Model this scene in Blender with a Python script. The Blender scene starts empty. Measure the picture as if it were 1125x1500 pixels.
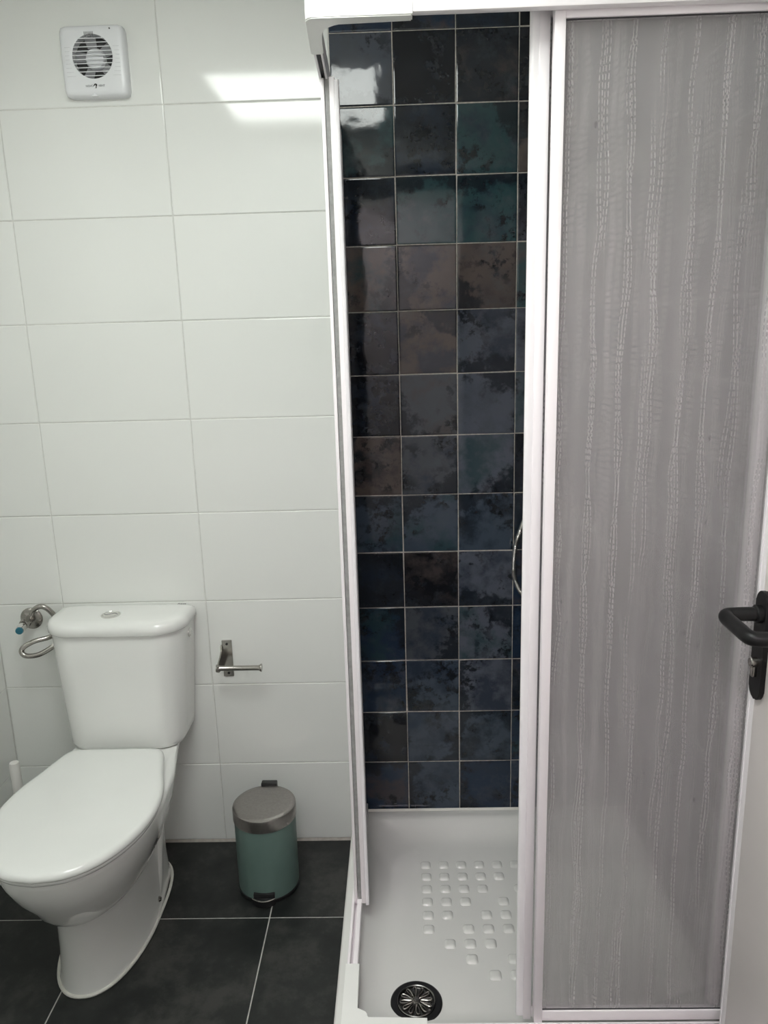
import bpy, bmesh, math, random
from mathutils import Vector, Matrix

random.seed(7)
S = bpy.context.scene
COL = S.collection
PI = math.pi

# ------------------------------------------------------------------ camera
CAM_H = 1.4808
yaw, pitch, roll = -0.0249, 0.2327, -0.0283
fw = Vector((math.sin(yaw) * math.cos(pitch), math.cos(yaw) * math.cos(pitch), -math.sin(pitch)))
rt = Vector((math.cos(yaw), -math.sin(yaw), 0))
up = rt.cross(fw)
R2 = math.cos(roll) * rt + math.sin(roll) * up
U2 = -math.sin(roll) * rt + math.cos(roll) * up
cd = bpy.data.cameras.new('camera')
cam = bpy.data.objects.new('camera', cd)
COL.objects.link(cam)
cd.sensor_fit = 'VERTICAL'
cd.sensor_height = 36.0
cd.lens = 1127.0 * 36.0 / 1500.0
cd.clip_start = 0.02
cam.matrix_world = Matrix(((R2.x, U2.x, -fw.x, 0), (R2.y, U2.y, -fw.y, -2.0125), (R2.z, U2.z, -fw.z, CAM_H), (0, 0, 0, 1)))
S.camera = cam

# ------------------------------------------------------------------ light, world, exposure
LIGHT_STRENGTH = 14.2
HALL_STRENGTH = 29.0
HALL_COL = (1.0, 0.90, 0.95, 1)
LIGHT_COL = (0.955, 1.0, 0.955, 1)
LX, LY, LW = -0.345, -1.165, 0.595
CEIL = 2.355
w = bpy.data.worlds.new('World')
S.world = w
w.use_nodes = True
w.node_tree.nodes['Background'].inputs[0].default_value = (0.9, 0.88, 0.86, 1)
w.node_tree.nodes['Background'].inputs[1].default_value = 0.5
S.view_settings.view_transform = 'Standard'
S.view_settings.look = 'None'
S.view_settings.gamma = 1
S.view_settings.exposure = 0.0
S.view_settings.use_curve_mapping = False
try:
    S.cycles.use_denoising = True
    S.cycles.max_bounces = 14
    S.cycles.diffuse_bounces = 6
    S.cycles.transmission_bounces = 12
    S.cycles.sample_clamp_indirect = 20
except Exception:
    pass


# ------------------------------------------------------------------ helpers
def link(o, parent=None):
    COL.objects.link(o)
    if parent is not None:
        o.parent = parent
    return o


def tag(o, label, cat, group=None, kind=None):
    o['label'] = label
    if cat:
        o['category'] = cat
    if group:
        o['group'] = group
    if kind:
        o['kind'] = kind
    return o


def thing(name, label, cat, loc=(0, 0, 0), group=None, kind=None):
    o = bpy.data.objects.new(name, None)
    o.empty_display_size = 0.05
    o.location = loc
    link(o)
    return tag(o, label, cat, group, kind)


def obj(name, bm, mat, parent=None, smooth=True, angle=35, world=True):
    """bmesh in world coordinates -> one mesh object (kept at its place under its parent)"""
    bmesh.ops.recalc_face_normals(bm, faces=bm.faces[:])
    me = bpy.data.meshes.new(name)
    if smooth:
        for f in bm.faces:
            f.smooth = True
        for e in bm.edges:
            if len(e.link_faces) == 2 and e.calc_face_angle(0) > math.radians(angle):
                e.smooth = False
    bm.to_mesh(me)
    bm.free()
    me.materials.append(mat)
    o = bpy.data.objects.new(name, me)
    link(o, parent)
    if parent is not None and world:
        pl = Vector((0, 0, 0))
        q = parent
        while q is not None:
            pl += q.location
            q = q.parent
        # shift the vertices into the parent's frame (no rotation in any parent)
        for v in me.vertices:
            v.co -= pl
    return o


def B():
    return bmesh.new()


def box(bm, x0, x1, y0, y1, z0, z1, bev=0.0, seg=2):
    r = bmesh.ops.create_cube(bm, size=1.0)
    vs = r['verts']
    for v in vs:
        v.co = Vector(((x0 + x1) / 2 + v.co.x * (x1 - x0), (y0 + y1) / 2 + v.co.y * (y1 - y0), (z0 + z1) / 2 + v.co.z * (z1 - z0)))
    if bev > 0:
        es = list({e for v in vs for e in v.link_edges})
        bmesh.ops.bevel(bm, geom=es, offset=bev, segments=seg, affect='EDGES', profile=0.5)
    return bm


def lathe(bm, prof, c, axis='Z', n=48, squash=1.0):
    """prof: list of (r, h); revolved about the axis through c"""
    rings = []
    c = Vector(c)
    for r, h in prof:
        ring = []
        if r < 1e-6:
            p = {'Z': Vector((0, 0, h)), 'Y': Vector((0, h, 0)), 'X': Vector((h, 0, 0))}[axis]
            ring = [bm.verts.new(c + p)]
        else:
            for i in range(n):
                a = 2 * PI * i / n
                ca, sa = r * math.cos(a), r * math.sin(a) * squash
                p = {'Z': Vector((ca, sa, h)), 'Y': Vector((ca, h, sa)), 'X': Vector((h, ca, sa))}[axis]
                ring.append(bm.verts.new(c + p))
        rings.append(ring)
    for a, b in zip(rings, rings[1:]):
        if len(a) == 1 and len(b) == 1:
            continue
        for i in range(n):
            j = (i + 1) % n
            if len(a) == 1:
                bm.faces.new((a[0], b[i], b[j]))
            elif len(b) == 1:
                bm.faces.new((a[i], a[j], b[0]))
            else:
                bm.faces.new((a[i], a[j], b[j], b[i]))
    for ring in (rings[0], rings[-1]):
        if len(ring) > 2:
            try:
                bm.faces.new(ring)
            except ValueError:
                pass
    return bm


def loft(bm, rings, cap0=True, cap1=True):
    R = [[bm.verts.new(p) for p in ring] for ring in rings]
    n = len(R[0])
    for a, b in zip(R, R[1:]):
        for i in range(n):
            j = (i + 1) % n
            bm.faces.new((a[i], a[j], b[j], b[i]))
    if cap0:
        bm.faces.new(R[0])
    if cap1:
        bm.faces.new(R[-1])
    return bm


def catmull(pts, per=8, closed=False):
    P = [Vector(p) for p in pts]
    n = len(P)
    out = []
    rng = range(n if closed else n - 1)
    for i in rng:
        if closed:
            p0, p1, p2, p3 = P[(i - 1) % n], P[i], P[(i + 1) % n], P[(i + 2) % n]
        else:
            p0, p1, p2, p3 = P[max(i - 1, 0)], P[i], P[i + 1], P[min(i + 2, n - 1)]
        for k in range(per):
            t = k / per
            out.append(0.5 * ((2 * p1) + (-p0 + p2) * t + (2 * p0 - 5 * p1 + 4 * p2 - p3) * t * t + (-p0 + 3 * p1 - 3 * p2 + p3) * t ** 3))
    if not closed:
        out.append(P[-1])
    return out


def tube(bm, pts, r, n=12, closed=False, ribs=0.0):
    pts = [Vector(p) for p in pts]
    m = len(pts)
    rings = []
    nrm = None
    for i, p in enumerate(pts):
        if closed:
            t = pts[(i + 1) % m] - pts[i - 1]
        else:
            t = pts[min(i + 1, m - 1)] - pts[max(i - 1, 0)]
        t.normalize()
        if nrm is None:
            nrm = t.orthogonal().normalized()
        else:
            nrm = (nrm - t * nrm.dot(t)).normalized()
        bn = t.cross(nrm)
        rr = r if not callable(r) else r(i / (m - 1))
        if ribs and i % 2:
            rr *= 1 - ribs
        rings.append([bm.verts.new(p + rr * (math.cos(2 * PI * k / n) * nrm + math.sin(2 * PI * k / n) * bn)) for k in range(n)])
    last = m if closed else m - 1
    for i in range(last):
        a, b = rings[i], rings[(i + 1) % m]
        for k in range(n):
            l = (k + 1) % n
            bm.faces.new((a[k], a[l], b[l], b[k]))
    if not closed:
        bm.faces.new(rings[0])
        bm.faces.new(rings[-1])
    return bm


def prism(bm, poly, axis, a0, a1, bev=0.0):
    """poly: 2D outline; extruded along axis from a0 to a1. axis Y: poly=(x,z); Z: (x,y); X: (y,z)"""
    def pt(u, v, a):
        return {'Y': (u, a, v), 'Z': (u, v, a), 'X': (a, u, v)}[axis]
    r0 = [bm.verts.new(pt(u, v, a0)) for u, v in poly]
    r1 = [bm.verts.new(pt(u, v, a1)) for u, v in poly]
    n = len(poly)
    for i in range(n):
        j = (i + 1) % n
        bm.faces.new((r0[i], r0[j], r1[j], r1[i]))
    f0 = bm.faces.new(r0)
    f1 = bm.faces.new(r1)
    if bev:
        bmesh.ops.bevel(bm, geom=list({e for f in (f0, f1) for e in f.edges}), offset=bev, segments=2, affect='EDGES')
    return bm


def rrect(x0, x1, y0, y1, r, n=6):
    """rounded rectangle outline, r a number or four radii (ll, lr, ur, ul)"""
    if not isinstance(r, (tuple, list)):
        r = (r,) * 4
    out = []
    for (cx, cy, sx, sy, a0, q) in ((x0, y0, 1, 1, PI, r[0]), (x1, y0, -1, 1, 1.5 * PI, r[1]), (x1, y1, -1, -1, 0, r[2]), (x0, y1, 1, -1, 0.5 * PI, r[3])):
        for k in range(n + 1):
            a = a0 + 0.5 * PI * k / n
            out.append((cx + sx * q + q * math.cos(a), cy + sy * q + q * math.sin(a)))
    return out


def text(name, s, size, loc, rot, mat, parent, depth=0.0004):
    cu = bpy.data.curves.new(name, 'FONT')
    cu.body = s
    cu.size = size
    cu.extrude = depth
    cu.align_x = 'CENTER'
    cu.align_y = 'CENTER'
    t = bpy.data.objects.new(name + '_tmp', cu)
    COL.objects.link(t)
    dg = bpy.context.evaluated_depsgraph_get()
    me = bpy.data.meshes.new_from_object(t.evaluated_get(dg))
    bpy.data.objects.remove(t)
    me.materials.clear()
    me.materials.append(mat)
    pl = Vector((0, 0, 0))
    q = parent
    while q is not None:
        pl += q.location
        q = q.parent
    me.transform(Matrix.Translation(Vector(loc) - pl) @ rot.to_4x4())
    o = bpy.data.objects.new(name, me)
    return link(o, parent)


# ------------------------------------------------------------------ materials
def mat(name, col, rough=0.5, metal=0.0, coat=0.0, spec=0.5, noise=None, bump=None, emit=None):
    m = bpy.data.materials.new(name)
    m.use_nodes = True
    nt = m.node_tree
    p = nt.nodes['Principled BSDF']
    p.inputs['Base Color'].default_value = (*col, 1)
    p.inputs['Roughness'].default_value = rough
    p.inputs['Metallic'].default_value = metal
    p.inputs['Coat Weight'].default_value = coat
    p.inputs['Specular IOR Level'].default_value = spec
    if emit:
        p.inputs['Emission Color'].default_value = emit[0]
        p.inputs['Emission Strength'].default_value = emit[1]
    if noise:
        sc, amt = noise
        tc = nt.nodes.new('ShaderNodeTexCoord')
        nz = nt.nodes.new('ShaderNodeTexNoise')
        nz.inputs['Scale'].default_value = sc
        nz.inputs['Detail'].default_value = 5
        nt.links.new(tc.outputs['Object'], nz.inputs['Vector'])
        rp = nt.nodes.new('ShaderNodeValToRGB')
        rp.color_ramp.elements[0].position = 0.3
        rp.color_ramp.elements[1].position = 0.7
        rp.color_ramp.elements[0].color = (*[c * (1 - amt) for c in col], 1)
        rp.color_ramp.elements[1].color = (*[min(1, c * (1 + amt)) for c in col], 1)
        nt.links.new(nz.outputs['Fac'], rp.inputs['Fac'])
        nt.links.new(rp.outputs['Color'], p.inputs['Base Color'])
    if bump:
        sc, st, dist = bump
        tc = nt.nodes.new('ShaderNodeTexCoord')
        nz = nt.nodes.new('ShaderNodeTexNoise')
        nz.inputs['Scale'].default_value = sc
        nz.inputs['Detail'].default_value = 2
        nt.links.new(tc.outputs['Object'], nz.inputs['Vector'])
        bp = nt.nodes.new('ShaderNodeBump')
        bp.inputs['Strength'].default_value = st
        bp.inputs['Distance'].default_value = dist
        nt.links.new(nz.outputs['Fac'], bp.inputs['Height'])
        nt.links.new(bp.outputs['Normal'], p.inputs['Normal'])
    return m


class NT:
    """small node-writing helper"""
    def __init__(self, m):
        self.t = m.node_tree

    def n(self, kind, **inp):
        x = self.t.nodes.new(kind)
        return x

    def L(self, a, b):
        self.t.links.new(a, b)

    def math(self, op, a, b=None, c=None, clamp=False):
        x = self.t.nodes.new('ShaderNodeMath')
        x.operation = op
        x.use_clamp = clamp
        for i, v in enumerate((a, b, c)):
            if v is None:
                continue
            if isinstance(v, (int, float)):
                x.inputs[i].default_value = v
            else:
                self.L(v, x.inputs[i])
        return x.outputs[0]

    def noise(self, vec, scale, detail=2, rough=0.5):
        x = self.t.nodes.new('ShaderNodeTexNoise')
        x.inputs['Scale'].default_value = scale
        x.inputs['Detail'].default_value = detail
        x.inputs['Roughness'].default_value = rough
        self.L(vec, x.inputs['Vector'])
        return x.outputs['Fac']

    def ramp(self, fac, stops, interp='LINEAR'):
        x = self.t.nodes.new('ShaderNodeValToRGB')
        cr = x.color_ramp
        cr.interpolation = interp
        while len(cr.elements) < len(stops):
            cr.elements.new(0.5)
        for e, (p, c) in zip(cr.elements, stops):
            e.position = p
            e.color = (*c, 1) if len(c) == 3 else c
        self.L(fac, x.inputs['Fac'])
        return x.outputs['Color']

    def mix(self, fac, a, b, blend='MIX'):
        x = self.t.nodes.new('ShaderNodeMix')
        x.data_type = 'RGBA'
        x.blend_type = blend
        for s, v in ((x.inputs['Factor'], fac), (x.inputs['A'], a), (x.inputs['B'], b)):
            if isinstance(v, (int, float)):
                s.default_value = v
            elif isinstance(v, (tuple, list)):
                s.default_value = (*v, 1) if len(v) == 3 else v
            else:
                self.L(v, s)
        # RGBA sockets are the last A / B pair
        return x

    def mixc(self, fac, a, b, blend='MIX'):
        x = self.t.nodes.new('ShaderNodeMix')
        x.data_type = 'RGBA'
        x.blend_type = blend
        sf = x.inputs[0]
        sa = x.inputs[6]
        sb = x.inputs[7]
        for s, v in ((sf, fac), (sa, a), (sb, b)):
            if isinstance(v, (int, float)):
                s.default_value = v
            elif isinstance(v, (tuple, list)):
                s.default_value = (*v, 1) if len(v) == 3 else v
            else:
                self.L(v, s)
        return x.outputs[2]

    def combine(self, x, y, z):
        c = self.t.nodes.new('ShaderNodeCombineXYZ')
        for i, v in enumerate((x, y, z)):
            if isinstance(v, (int, float)):
                c.inputs[i].default_value = v
            else:
                self.L(v, c.inputs[i])
        return c.outputs[0]


def rand_vec(h, scale=1.0):
    """object coordinates pushed by each object's own random number: (vector, random)"""
    tc = h.n('ShaderNodeTexCoord')
    oi = h.n('ShaderNodeObjectInfo')
    va = h.n('ShaderNodeVectorMath')
    va.operation = 'ADD'
    off = h.combine(h.math('MULTIPLY', oi.outputs['Random'], 37.0), h.math('MULTIPLY', oi.outputs['Random'], 91.0), h.math('MULTIPLY', oi.outputs['Random'], 53.0))
    h.L(tc.outputs['Object'], va.inputs[0])
    h.L(off, va.inputs[1])
    return va.outputs[0], oi.outputs['Random']


def glazed_dark():
    m = bpy.data.materials.new('dark glazed tile')
    m.use_nodes = True
    h = NT(m)
    p = m.node_tree.nodes['Principled BSDF']
    vec, rnd = rand_vec(h)
    r2 = h.math('FRACT', h.math('MULTIPLY', rnd, 13.37))
    r3 = h.math('FRACT', h.math('MULTIPLY', rnd, 71.93))
    navy, slate, teal, brown, ink = (0.016, 0.025, 0.042), (0.058, 0.068, 0.088), (0.018, 0.045, 0.052), (0.055, 0.046, 0.045), (0.006, 0.009, 0.014)
    oi2 = h.n('ShaderNodeObjectInfo')
    ca = oi2.outputs['Color']          # each tile's glaze colour, on some tiles with reflected light in it
    cb = h.ramp(r3, [(0.0, navy), (0.22, slate), (0.36, ink), (0.52, brown), (0.66, navy), (0.86, teal)], 'CONSTANT')
    big = h.noise(vec, 11.0, 6, 0.62)
    f1 = h.ramp(big, [(0.46, (0, 0, 0)), (0.60, (1, 1, 1))])
    base = h.mixc(h.math('MULTIPLY', f1, 0.75), ca, cb)
    # dark oxide blotches with sharp, ragged edges
    sp = h.noise(vec, 34.0, 7, 0.68)
    zone = h.noise(vec, 8.0, 2, 0.5)
    f2 = h.math('MULTIPLY', h.ramp(sp, [(0.50, (0, 0, 0)), (0.58, (1, 1, 1))]), h.ramp(zone, [(0.47, (0, 0, 0)), (0.60, (1, 1, 1))]))
    base = h.mixc(h.math('MULTIPLY', f2, 0.9), base, (0.004, 0.006, 0.009))
    # one side of many tiles is fired darker, with a ragged front
    sx = h.n('ShaderNodeSeparateXYZ')
    tcd = h.n('ShaderNodeTexCoord')
    h.L(tcd.outputs['Object'], sx.inputs[0])
    ang = h.math('MULTIPLY', rnd, 40.0)
    gx = h.math('MULTIPLY', sx.outputs[0], h.math('COSINE', ang))
    gy = h.math('MULTIPLY', sx.outputs[1], h.math('SINE', ang))
    gg = h.math('ADD', h.math('MULTIPLY', h.math('ADD', gx, gy), 9.0), h.math('MULTIPLY', h.math('SUBTRACT', h.noise(vec, 22.0, 6, 0.66), 0.5), 1.5))
    edge = h.ramp(gg, [(0.36, (0, 0, 0)), (0.52, (1, 1, 1))])
    base = h.mixc(h.math('MULTIPLY', edge, 0.82), base, (0.006, 0.009, 0.014))
    # pale cloudy bloom
    bl = h.noise(vec, 19.0, 8, 0.72)
    f3 = h.ramp(bl, [(0.52, (0, 0, 0)), (0.78, (1, 1, 1))])
    base = h.mixc(h.math('MULTIPLY', f3, 0.45), base, (0.070, 0.085, 0.100))
    h.L(base, p.inputs['Base Color'])
    p.inputs['Roughness'].default_value = 0.07
    p.inputs['Specular IOR Level'].default_value = 0.45
    und = h.noise(vec, 13.0, 2, 0.4)
    fine = h.noise(vec, 45.0, 3, 0.5)
    hh = h.math('ADD', und, h.math('MULTIPLY', fine, 0.10))
    bp = h.n('ShaderNodeBump')
    bp.inputs['Strength'].default_value = 0.35
    bp.inputs['Distance'].default_value = 0.003
    h.L(hh, bp.inputs['Height'])
    h.L(bp.outputs['Normal'], p.inputs['Normal'])
    return m


def white_tile():
    m = bpy.data.materials.new('white wall tile')
    m.use_nodes = True
    h = NT(m)
    p = m.node_tree.nodes['Principled BSDF']
    vec, rnd = rand_vec(h)
    c = h.mixc(rnd, (0.80, 0.81, 0.785), (0.82, 0.83, 0.805))
    h.L(c, p.inputs['Base Color'])
    p.inputs['Roughness'].default_value = 0.085
    und = h.noise(vec, 5.0, 1, 0.4)
    bp = h.n('ShaderNodeBump')
    bp.inputs['Strength'].default_value = 0.12
    bp.inputs['Distance'].default_value = 0.002
    h.L(und, bp.inputs['Height'])
    h.L(bp.outputs['Normal'], p.inputs['Normal'])
    return m


def slate_floor():
    m = bpy.data.materials.new('anthracite floor tile')
    m.use_nodes = True
    h = NT(m)
    p = m.node_tree.nodes['Principled BSDF']
    vec, rnd = rand_vec(h)
    a = h.noise(vec, 6.0, 8, 0.68)
    b = h.noise(vec, 28.0, 8, 0.72)
    f = h.math('ADD', h.math('MULTIPLY', a, 0.65), h.math('MULTIPLY', b, 0.35))
    c = h.ramp(f, [(0.40, (0.005, 0.0065, 0.0062)), (0.50, (0.0135, 0.0155, 0.0148)), (0.60, (0.042, 0.042, 0.039))])
    scr = h.ramp(h.noise(vec, 90.0, 5, 0.8), [(0.66, (0, 0, 0)), (0.76, (1, 1, 1))])
    c = h.mixc(h.math('MULTIPLY', scr, 0.25), c, (0.11, 0.11, 0.105))
    h.L(c, p.inputs['Base Color'])
    rr = h.ramp(b, [(0.3, (0.38, 0.38, 0.38)), (0.7, (0.55, 0.55, 0.55))])
    h.L(rr, p.inputs['Roughness'])
    bp = h.n('ShaderNodeBump')
    bp.inputs['Strength'].default_value = 0.2
    bp.inputs['Distance'].default_value = 0.001
    h.L(b, bp.inputs['Height'])
    h.L(bp.outputs['Normal'], p.inputs['Normal'])
    return m


def frosted(name, seed):
    """satin acrylic with a drop / bead-string pattern: rough refraction plus a milky diffuse share"""
    m = bpy.data.materials.new(name)
    m.use_nodes = True
    h = NT(m)
    nt = m.node_tree
    nt.nodes.remove(nt.nodes['Principled BSDF'])
    out = nt.nodes['Material Output']
    tc = h.n('ShaderNodeTexCoord')
    sx = h.n('ShaderNodeSeparateXYZ')
    h.L(tc.outputs['Object'], sx.inputs[0])
    X = h.math('ADD', h.math('ADD', sx.outputs[0], sx.outputs[1]), seed)
    Z = sx.outputs[2]

    def strand(pitch, wav, amp, width, dash, thr, k):
        """wavy vertical strings: one in each cell of the given pitch"""
        cell = h.math('DIVIDE', X, pitch)
        # waviness depends on height and slowly on which string it is
        idx = h.math('FLOOR', cell)
        nv = h.combine(h.math('MULTIPLY', idx, 3.7), k, h.math('MULTIPLY', Z, wav))
        wv = h.math('MULTIPLY', h.math('SUBTRACT', h.noise(nv, 1.0, 1.5, 0.5), 0.5), amp)
        fr = h.math('ABSOLUTE', h.math('SUBTRACT', h.math('SUBTRACT', h.math('FRACT', cell), 0.5), wv))
        line = h.math('SUBTRACT', 1.0, h.math('DIVIDE', fr, width / pitch), clamp=True)
        line = h.math('MINIMUM', h.math('MULTIPLY', line, 2.2), 1.0)
        # dashes
        dv = h.math('FRACT', h.math('ADD', h.math('MULTIPLY', Z, dash), h.math('MULTIPLY', idx, 0.37)))
        dm = h.math('LESS_THAN', dv, 0.68)
        # string fades in and out
        fd = h.ramp(h.noise(h.combine(h.math('MULTIPLY', idx, 9.1), k + 5.0, h.math('MULTIPLY', Z, 2.2)), 1.0, 1), [(thr, (0, 0, 0)), (thr + 0.14, (1, 1, 1))])
        return h.math('MULTIPLY', h.math('MULTIPLY', line, dm), fd)

    l1 = strand(0.047, 5.5, 0.62, 0.0012, 92.0, 0.36, 1.3)
    l2 = strand(0.047, 6.5, 0.62, 0.0011, 104.0, 0.40, 7.7)
    l3 = strand(0.071, 4.0, 0.50, 0.0012, 84.0, 0.34, 15.1)
    lines = h.math('MAXIMUM', h.math('MAXIMUM', l1, l2), l3)
    # broad fuzzy bands of fine speckle
    cellb = h.math('DIVIDE', X, 0.055)
    idb = h.math('FLOOR', cellb)
    nb = h.combine(h.math('MULTIPLY', idb, 5.3), 2.0, h.math('MULTIPLY', Z, 4.0))
    wb = h.math('MULTIPLY', h.math('SUBTRACT', h.noise(nb, 1.0, 1), 0.5), 0.6)
    fb = h.math('ABSOLUTE', h.math('SUBTRACT', h.math('SUBTRACT', h.math('FRACT', cellb), 0.5), wb))
    band = h.ramp(fb, [(0.10, (1, 1, 1)), (0.20, (0, 0, 0))])
    mp = h.combine(h.math('MULTIPLY', X, 420.0), 0.0, h.math('MULTIPLY', Z, 260.0))
    spk = h.ramp(h.noise(mp, 1.0, 1), [(0.42, (0, 0, 0)), (0.6, (1, 1, 1))])
    band = h.math('MULTIPLY', band, h.math('ADD', h.math('MULTIPLY', spk, 0.6), 0.3))
    # a few dark drops
    vo = h.n('ShaderNodeTexVoronoi')
    vo.inputs['Scale'].default_value = 1.0
    h.L(h.combine(h.math('MULTIPLY', X, 38.0), 0.0, h.math('MULTIPLY', Z, 17.0)), vo.inputs['Vector'])
    drop = h.math('LESS_THAN', vo.outputs['Distance'], 0.085)
    drop = h.math('MULTIPLY', drop, h.math('GREATER_THAN', h.noise(tc.outputs['Object'], 5.0, 1), 0.55))

    dif = h.n('ShaderNodeBsdfDiffuse')
    dif.inputs['Color'].default_value = (0.80, 0.775, 0.775, 1)
    gl = h.n('ShaderNodeBsdfGlass')
    gl.inputs['IOR'].default_value = 1.35
    gl.inputs['Roughness'].default_value = 0.24
    gl.inputs['Color'].default_value = (0.93, 0.93, 0.93, 1)
    fac = h.math('ADD', FROST_DIFFUSE, h.math('ADD', h.math('MULTIPLY', lines, 0.19), h.math('MULTIPLY', band, 0.04)))
    fac = h.math('SUBTRACT', fac, h.math('MULTIPLY', drop, 0.17), clamp=True)
    tp = h.n('ShaderNodeBsdfTransparent')
    tp.inputs['Color'].default_value = (0.96, 0.96, 0.96, 1)
    thru = h.n('ShaderNodeMixShader')          # clear share between the frosted grains
    thru.inputs[0].default_value = 0.55
    h.L(gl.outputs[0], thru.inputs[1])
    h.L(tp.outputs[0], thru.inputs[2])
    ms = h.n('ShaderNodeMixShader')
    h.L(fac, ms.inputs[0])
    h.L(thru.outputs[0], ms.inputs[1])
    h.L(dif.outputs[0], ms.inputs[2])
    h.L(ms.outputs[0], out.inputs['Surface'])
    return m


FROST_DIFFUSE = 0.150
M = {}
M['white_tile'] = white_tile()
M['dark_tile'] = glazed_dark()
M['floor_tile'] = slate_floor()
M['white_grout'] = mat('white grout', (0.66, 0.66, 0.63), 0.8, noise=(60, 0.08))
M['dark_grout'] = mat('beige grout', (0.40, 0.372, 0.335), 0.8, noise=(120, 0.25))
M['floor_grout'] = mat('pale floor grout', (0.50, 0.50, 0.47), 0.85, noise=(80, 0.15))
M['plaster'] = mat('white ceiling paint', (0.80, 0.80, 0.78), 0.8, noise=(30, 0.02))
M['ceramic'] = mat('white vitreous china', (0.83, 0.835, 0.815), 0.05, coat=0.4, spec=0.6, noise=(6, 0.01))
M['seat'] = mat('white seat plastic', (0.84, 0.85, 0.83), 0.09, spec=0.6, noise=(8, 0.01))
M['tray'] = mat('white shower tray enamel', (0.76, 0.76, 0.735), 0.10, noise=(9, 0.015))
M['frame'] = mat('white lacquered aluminium', (0.90, 0.862, 0.882), 0.28, noise=(12, 0.012))
M['cap'] = mat('white moulded plastic', (0.87, 0.88, 0.85), 0.30, noise=(15, 0.012))
M['rubber'] = mat('dark grey rubber seal', (0.03, 0.03, 0.033), 0.6, noise=(40, 0.2))
M['gap_shade_grey'] = mat('painted grey gap shade', (0.30, 0.30, 0.295), 0.8, noise=(90, 0.15))
M['bumper'] = mat('pale soft vinyl strip', (0.88, 0.86, 0.88), 0.22, noise=(20, 0.02))
M['chrome'] = mat('chrome', (0.78, 0.77, 0.75), 0.13, metal=1.0, noise=(30, 0.03))
M['steel'] = mat('brushed steel', (0.42, 0.40, 0.375), 0.24, metal=1.0, noise=(140, 0.08))
M['steel_dark'] = mat('brushed steel lid', (0.37, 0.35, 0.335), 0.28, metal=1.0, noise=(160, 0.07))
M['drain'] = mat('dark nickel', (0.20, 0.195, 0.19), 0.25, metal=1.0, noise=(90, 0.15))
M['black'] = mat('matt black coating', (0.005, 0.005, 0.0055), 0.42, spec=0.35, noise=(60, 0.15))
M['black_plastic'] = mat('black plastic', (0.012, 0.012, 0.013), 0.35, noise=(50, 0.15))
M['green'] = mat('sage green enamel', (0.130, 0.200, 0.180), 0.40, noise=(40, 0.03))
M['door'] = mat('white door lacquer', (0.86, 0.80, 0.785), 0.33, noise=(10, 0.012))
M['fan'] = mat('white fan plastic', (0.80, 0.81, 0.83), 0.26, noise=(20, 0.01))
M['fan_blade'] = mat('shaded fan blade', (0.30, 0.30, 0.31), 0.4, noise=(20, 0.05))  # grey includes the shade behind the grille
M['fan_recess_shade'] = mat('fan recess shade', (0.60, 0.61, 0.63), 0.4, noise=(20, 0.01))
M['fan_dark'] = mat('dark fan cavity', (0.05, 0.05, 0.05), 0.7, noise=(30, 0.2))
M['blue'] = mat('blue plastic cap', (0.02, 0.14, 0.20), 0.3, noise=(60, 0.1))
M['ink'] = mat('black print', (0.01, 0.01, 0.01), 0.5, noise=(50, 0.1))
M['grey_ink'] = mat('grey print', (0.22, 0.22, 0.23), 0.5, noise=(50, 0.1))
M['floor_line'] = mat('grey brown joint', (0.36, 0.33, 0.30), 0.7, noise=(60, 0.15))
M['sealant'] = mat('silicone sealant', (0.74, 0.73, 0.68), 0.45, noise=(30, 0.06))
M['white_plastic'] = mat('white handle plastic', (0.82, 0.80, 0.775), 0.3, noise=(20, 0.02))
M['lamp'] = mat('lit diffuser', (0.9, 0.9, 0.9), 0.6, emit=(LIGHT_COL, LIGHT_STRENGTH))
M['hall_lamp'] = mat('lit hall diffuser', (0.9, 0.9, 0.9), 0.6, emit=(HALL_COL, HALL_STRENGTH))
M['frost'] = frosted('satin acrylic with beaded strings', 3.0)

# ------------------------------------------------------------------ tiles
_cache = {}


def tile_mesh(w_, h_, mt, drop, rim, sub=False):
    """one tile: face in local XY at z=0, edges eased back, thickness 2*drop behind"""
    key = (round(w_, 4), round(h_, 4), mt.name)
    if key in _cache:
        return _cache[key]
    bm = bmesh.new()
    rings = []
    for (ins, z) in ((0.0, -2.2 * drop), (0.0, -drop * 0.8), (rim * 0.35, -drop * 0.22), (rim, 0.0)):
        a, b = w_ / 2 - ins, h_ / 2 - ins
        rings.append([bm.verts.new((x, y, z)) for x, y in ((-a, -b), (a, -b), (a, b), (-a, b))])
    for r0, r1 in zip(rings, rings[1:]):
        for i in range(4):
            j = (i + 1) % 4
            bm.faces.new((r0[i], r0[j], r1[j], r1[i]))
    bm.faces.new(rings[-1])
    bmesh.ops.recalc_face_normals(bm, faces=bm.faces[:])
    for f in bm.faces:
        f.smooth = False
    me = bpy.data.meshes.new('tile')
    bm.to_mesh(me)
    bm.free()
    me.materials.append(mt)
    _cache[key] = me
    return me


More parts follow.
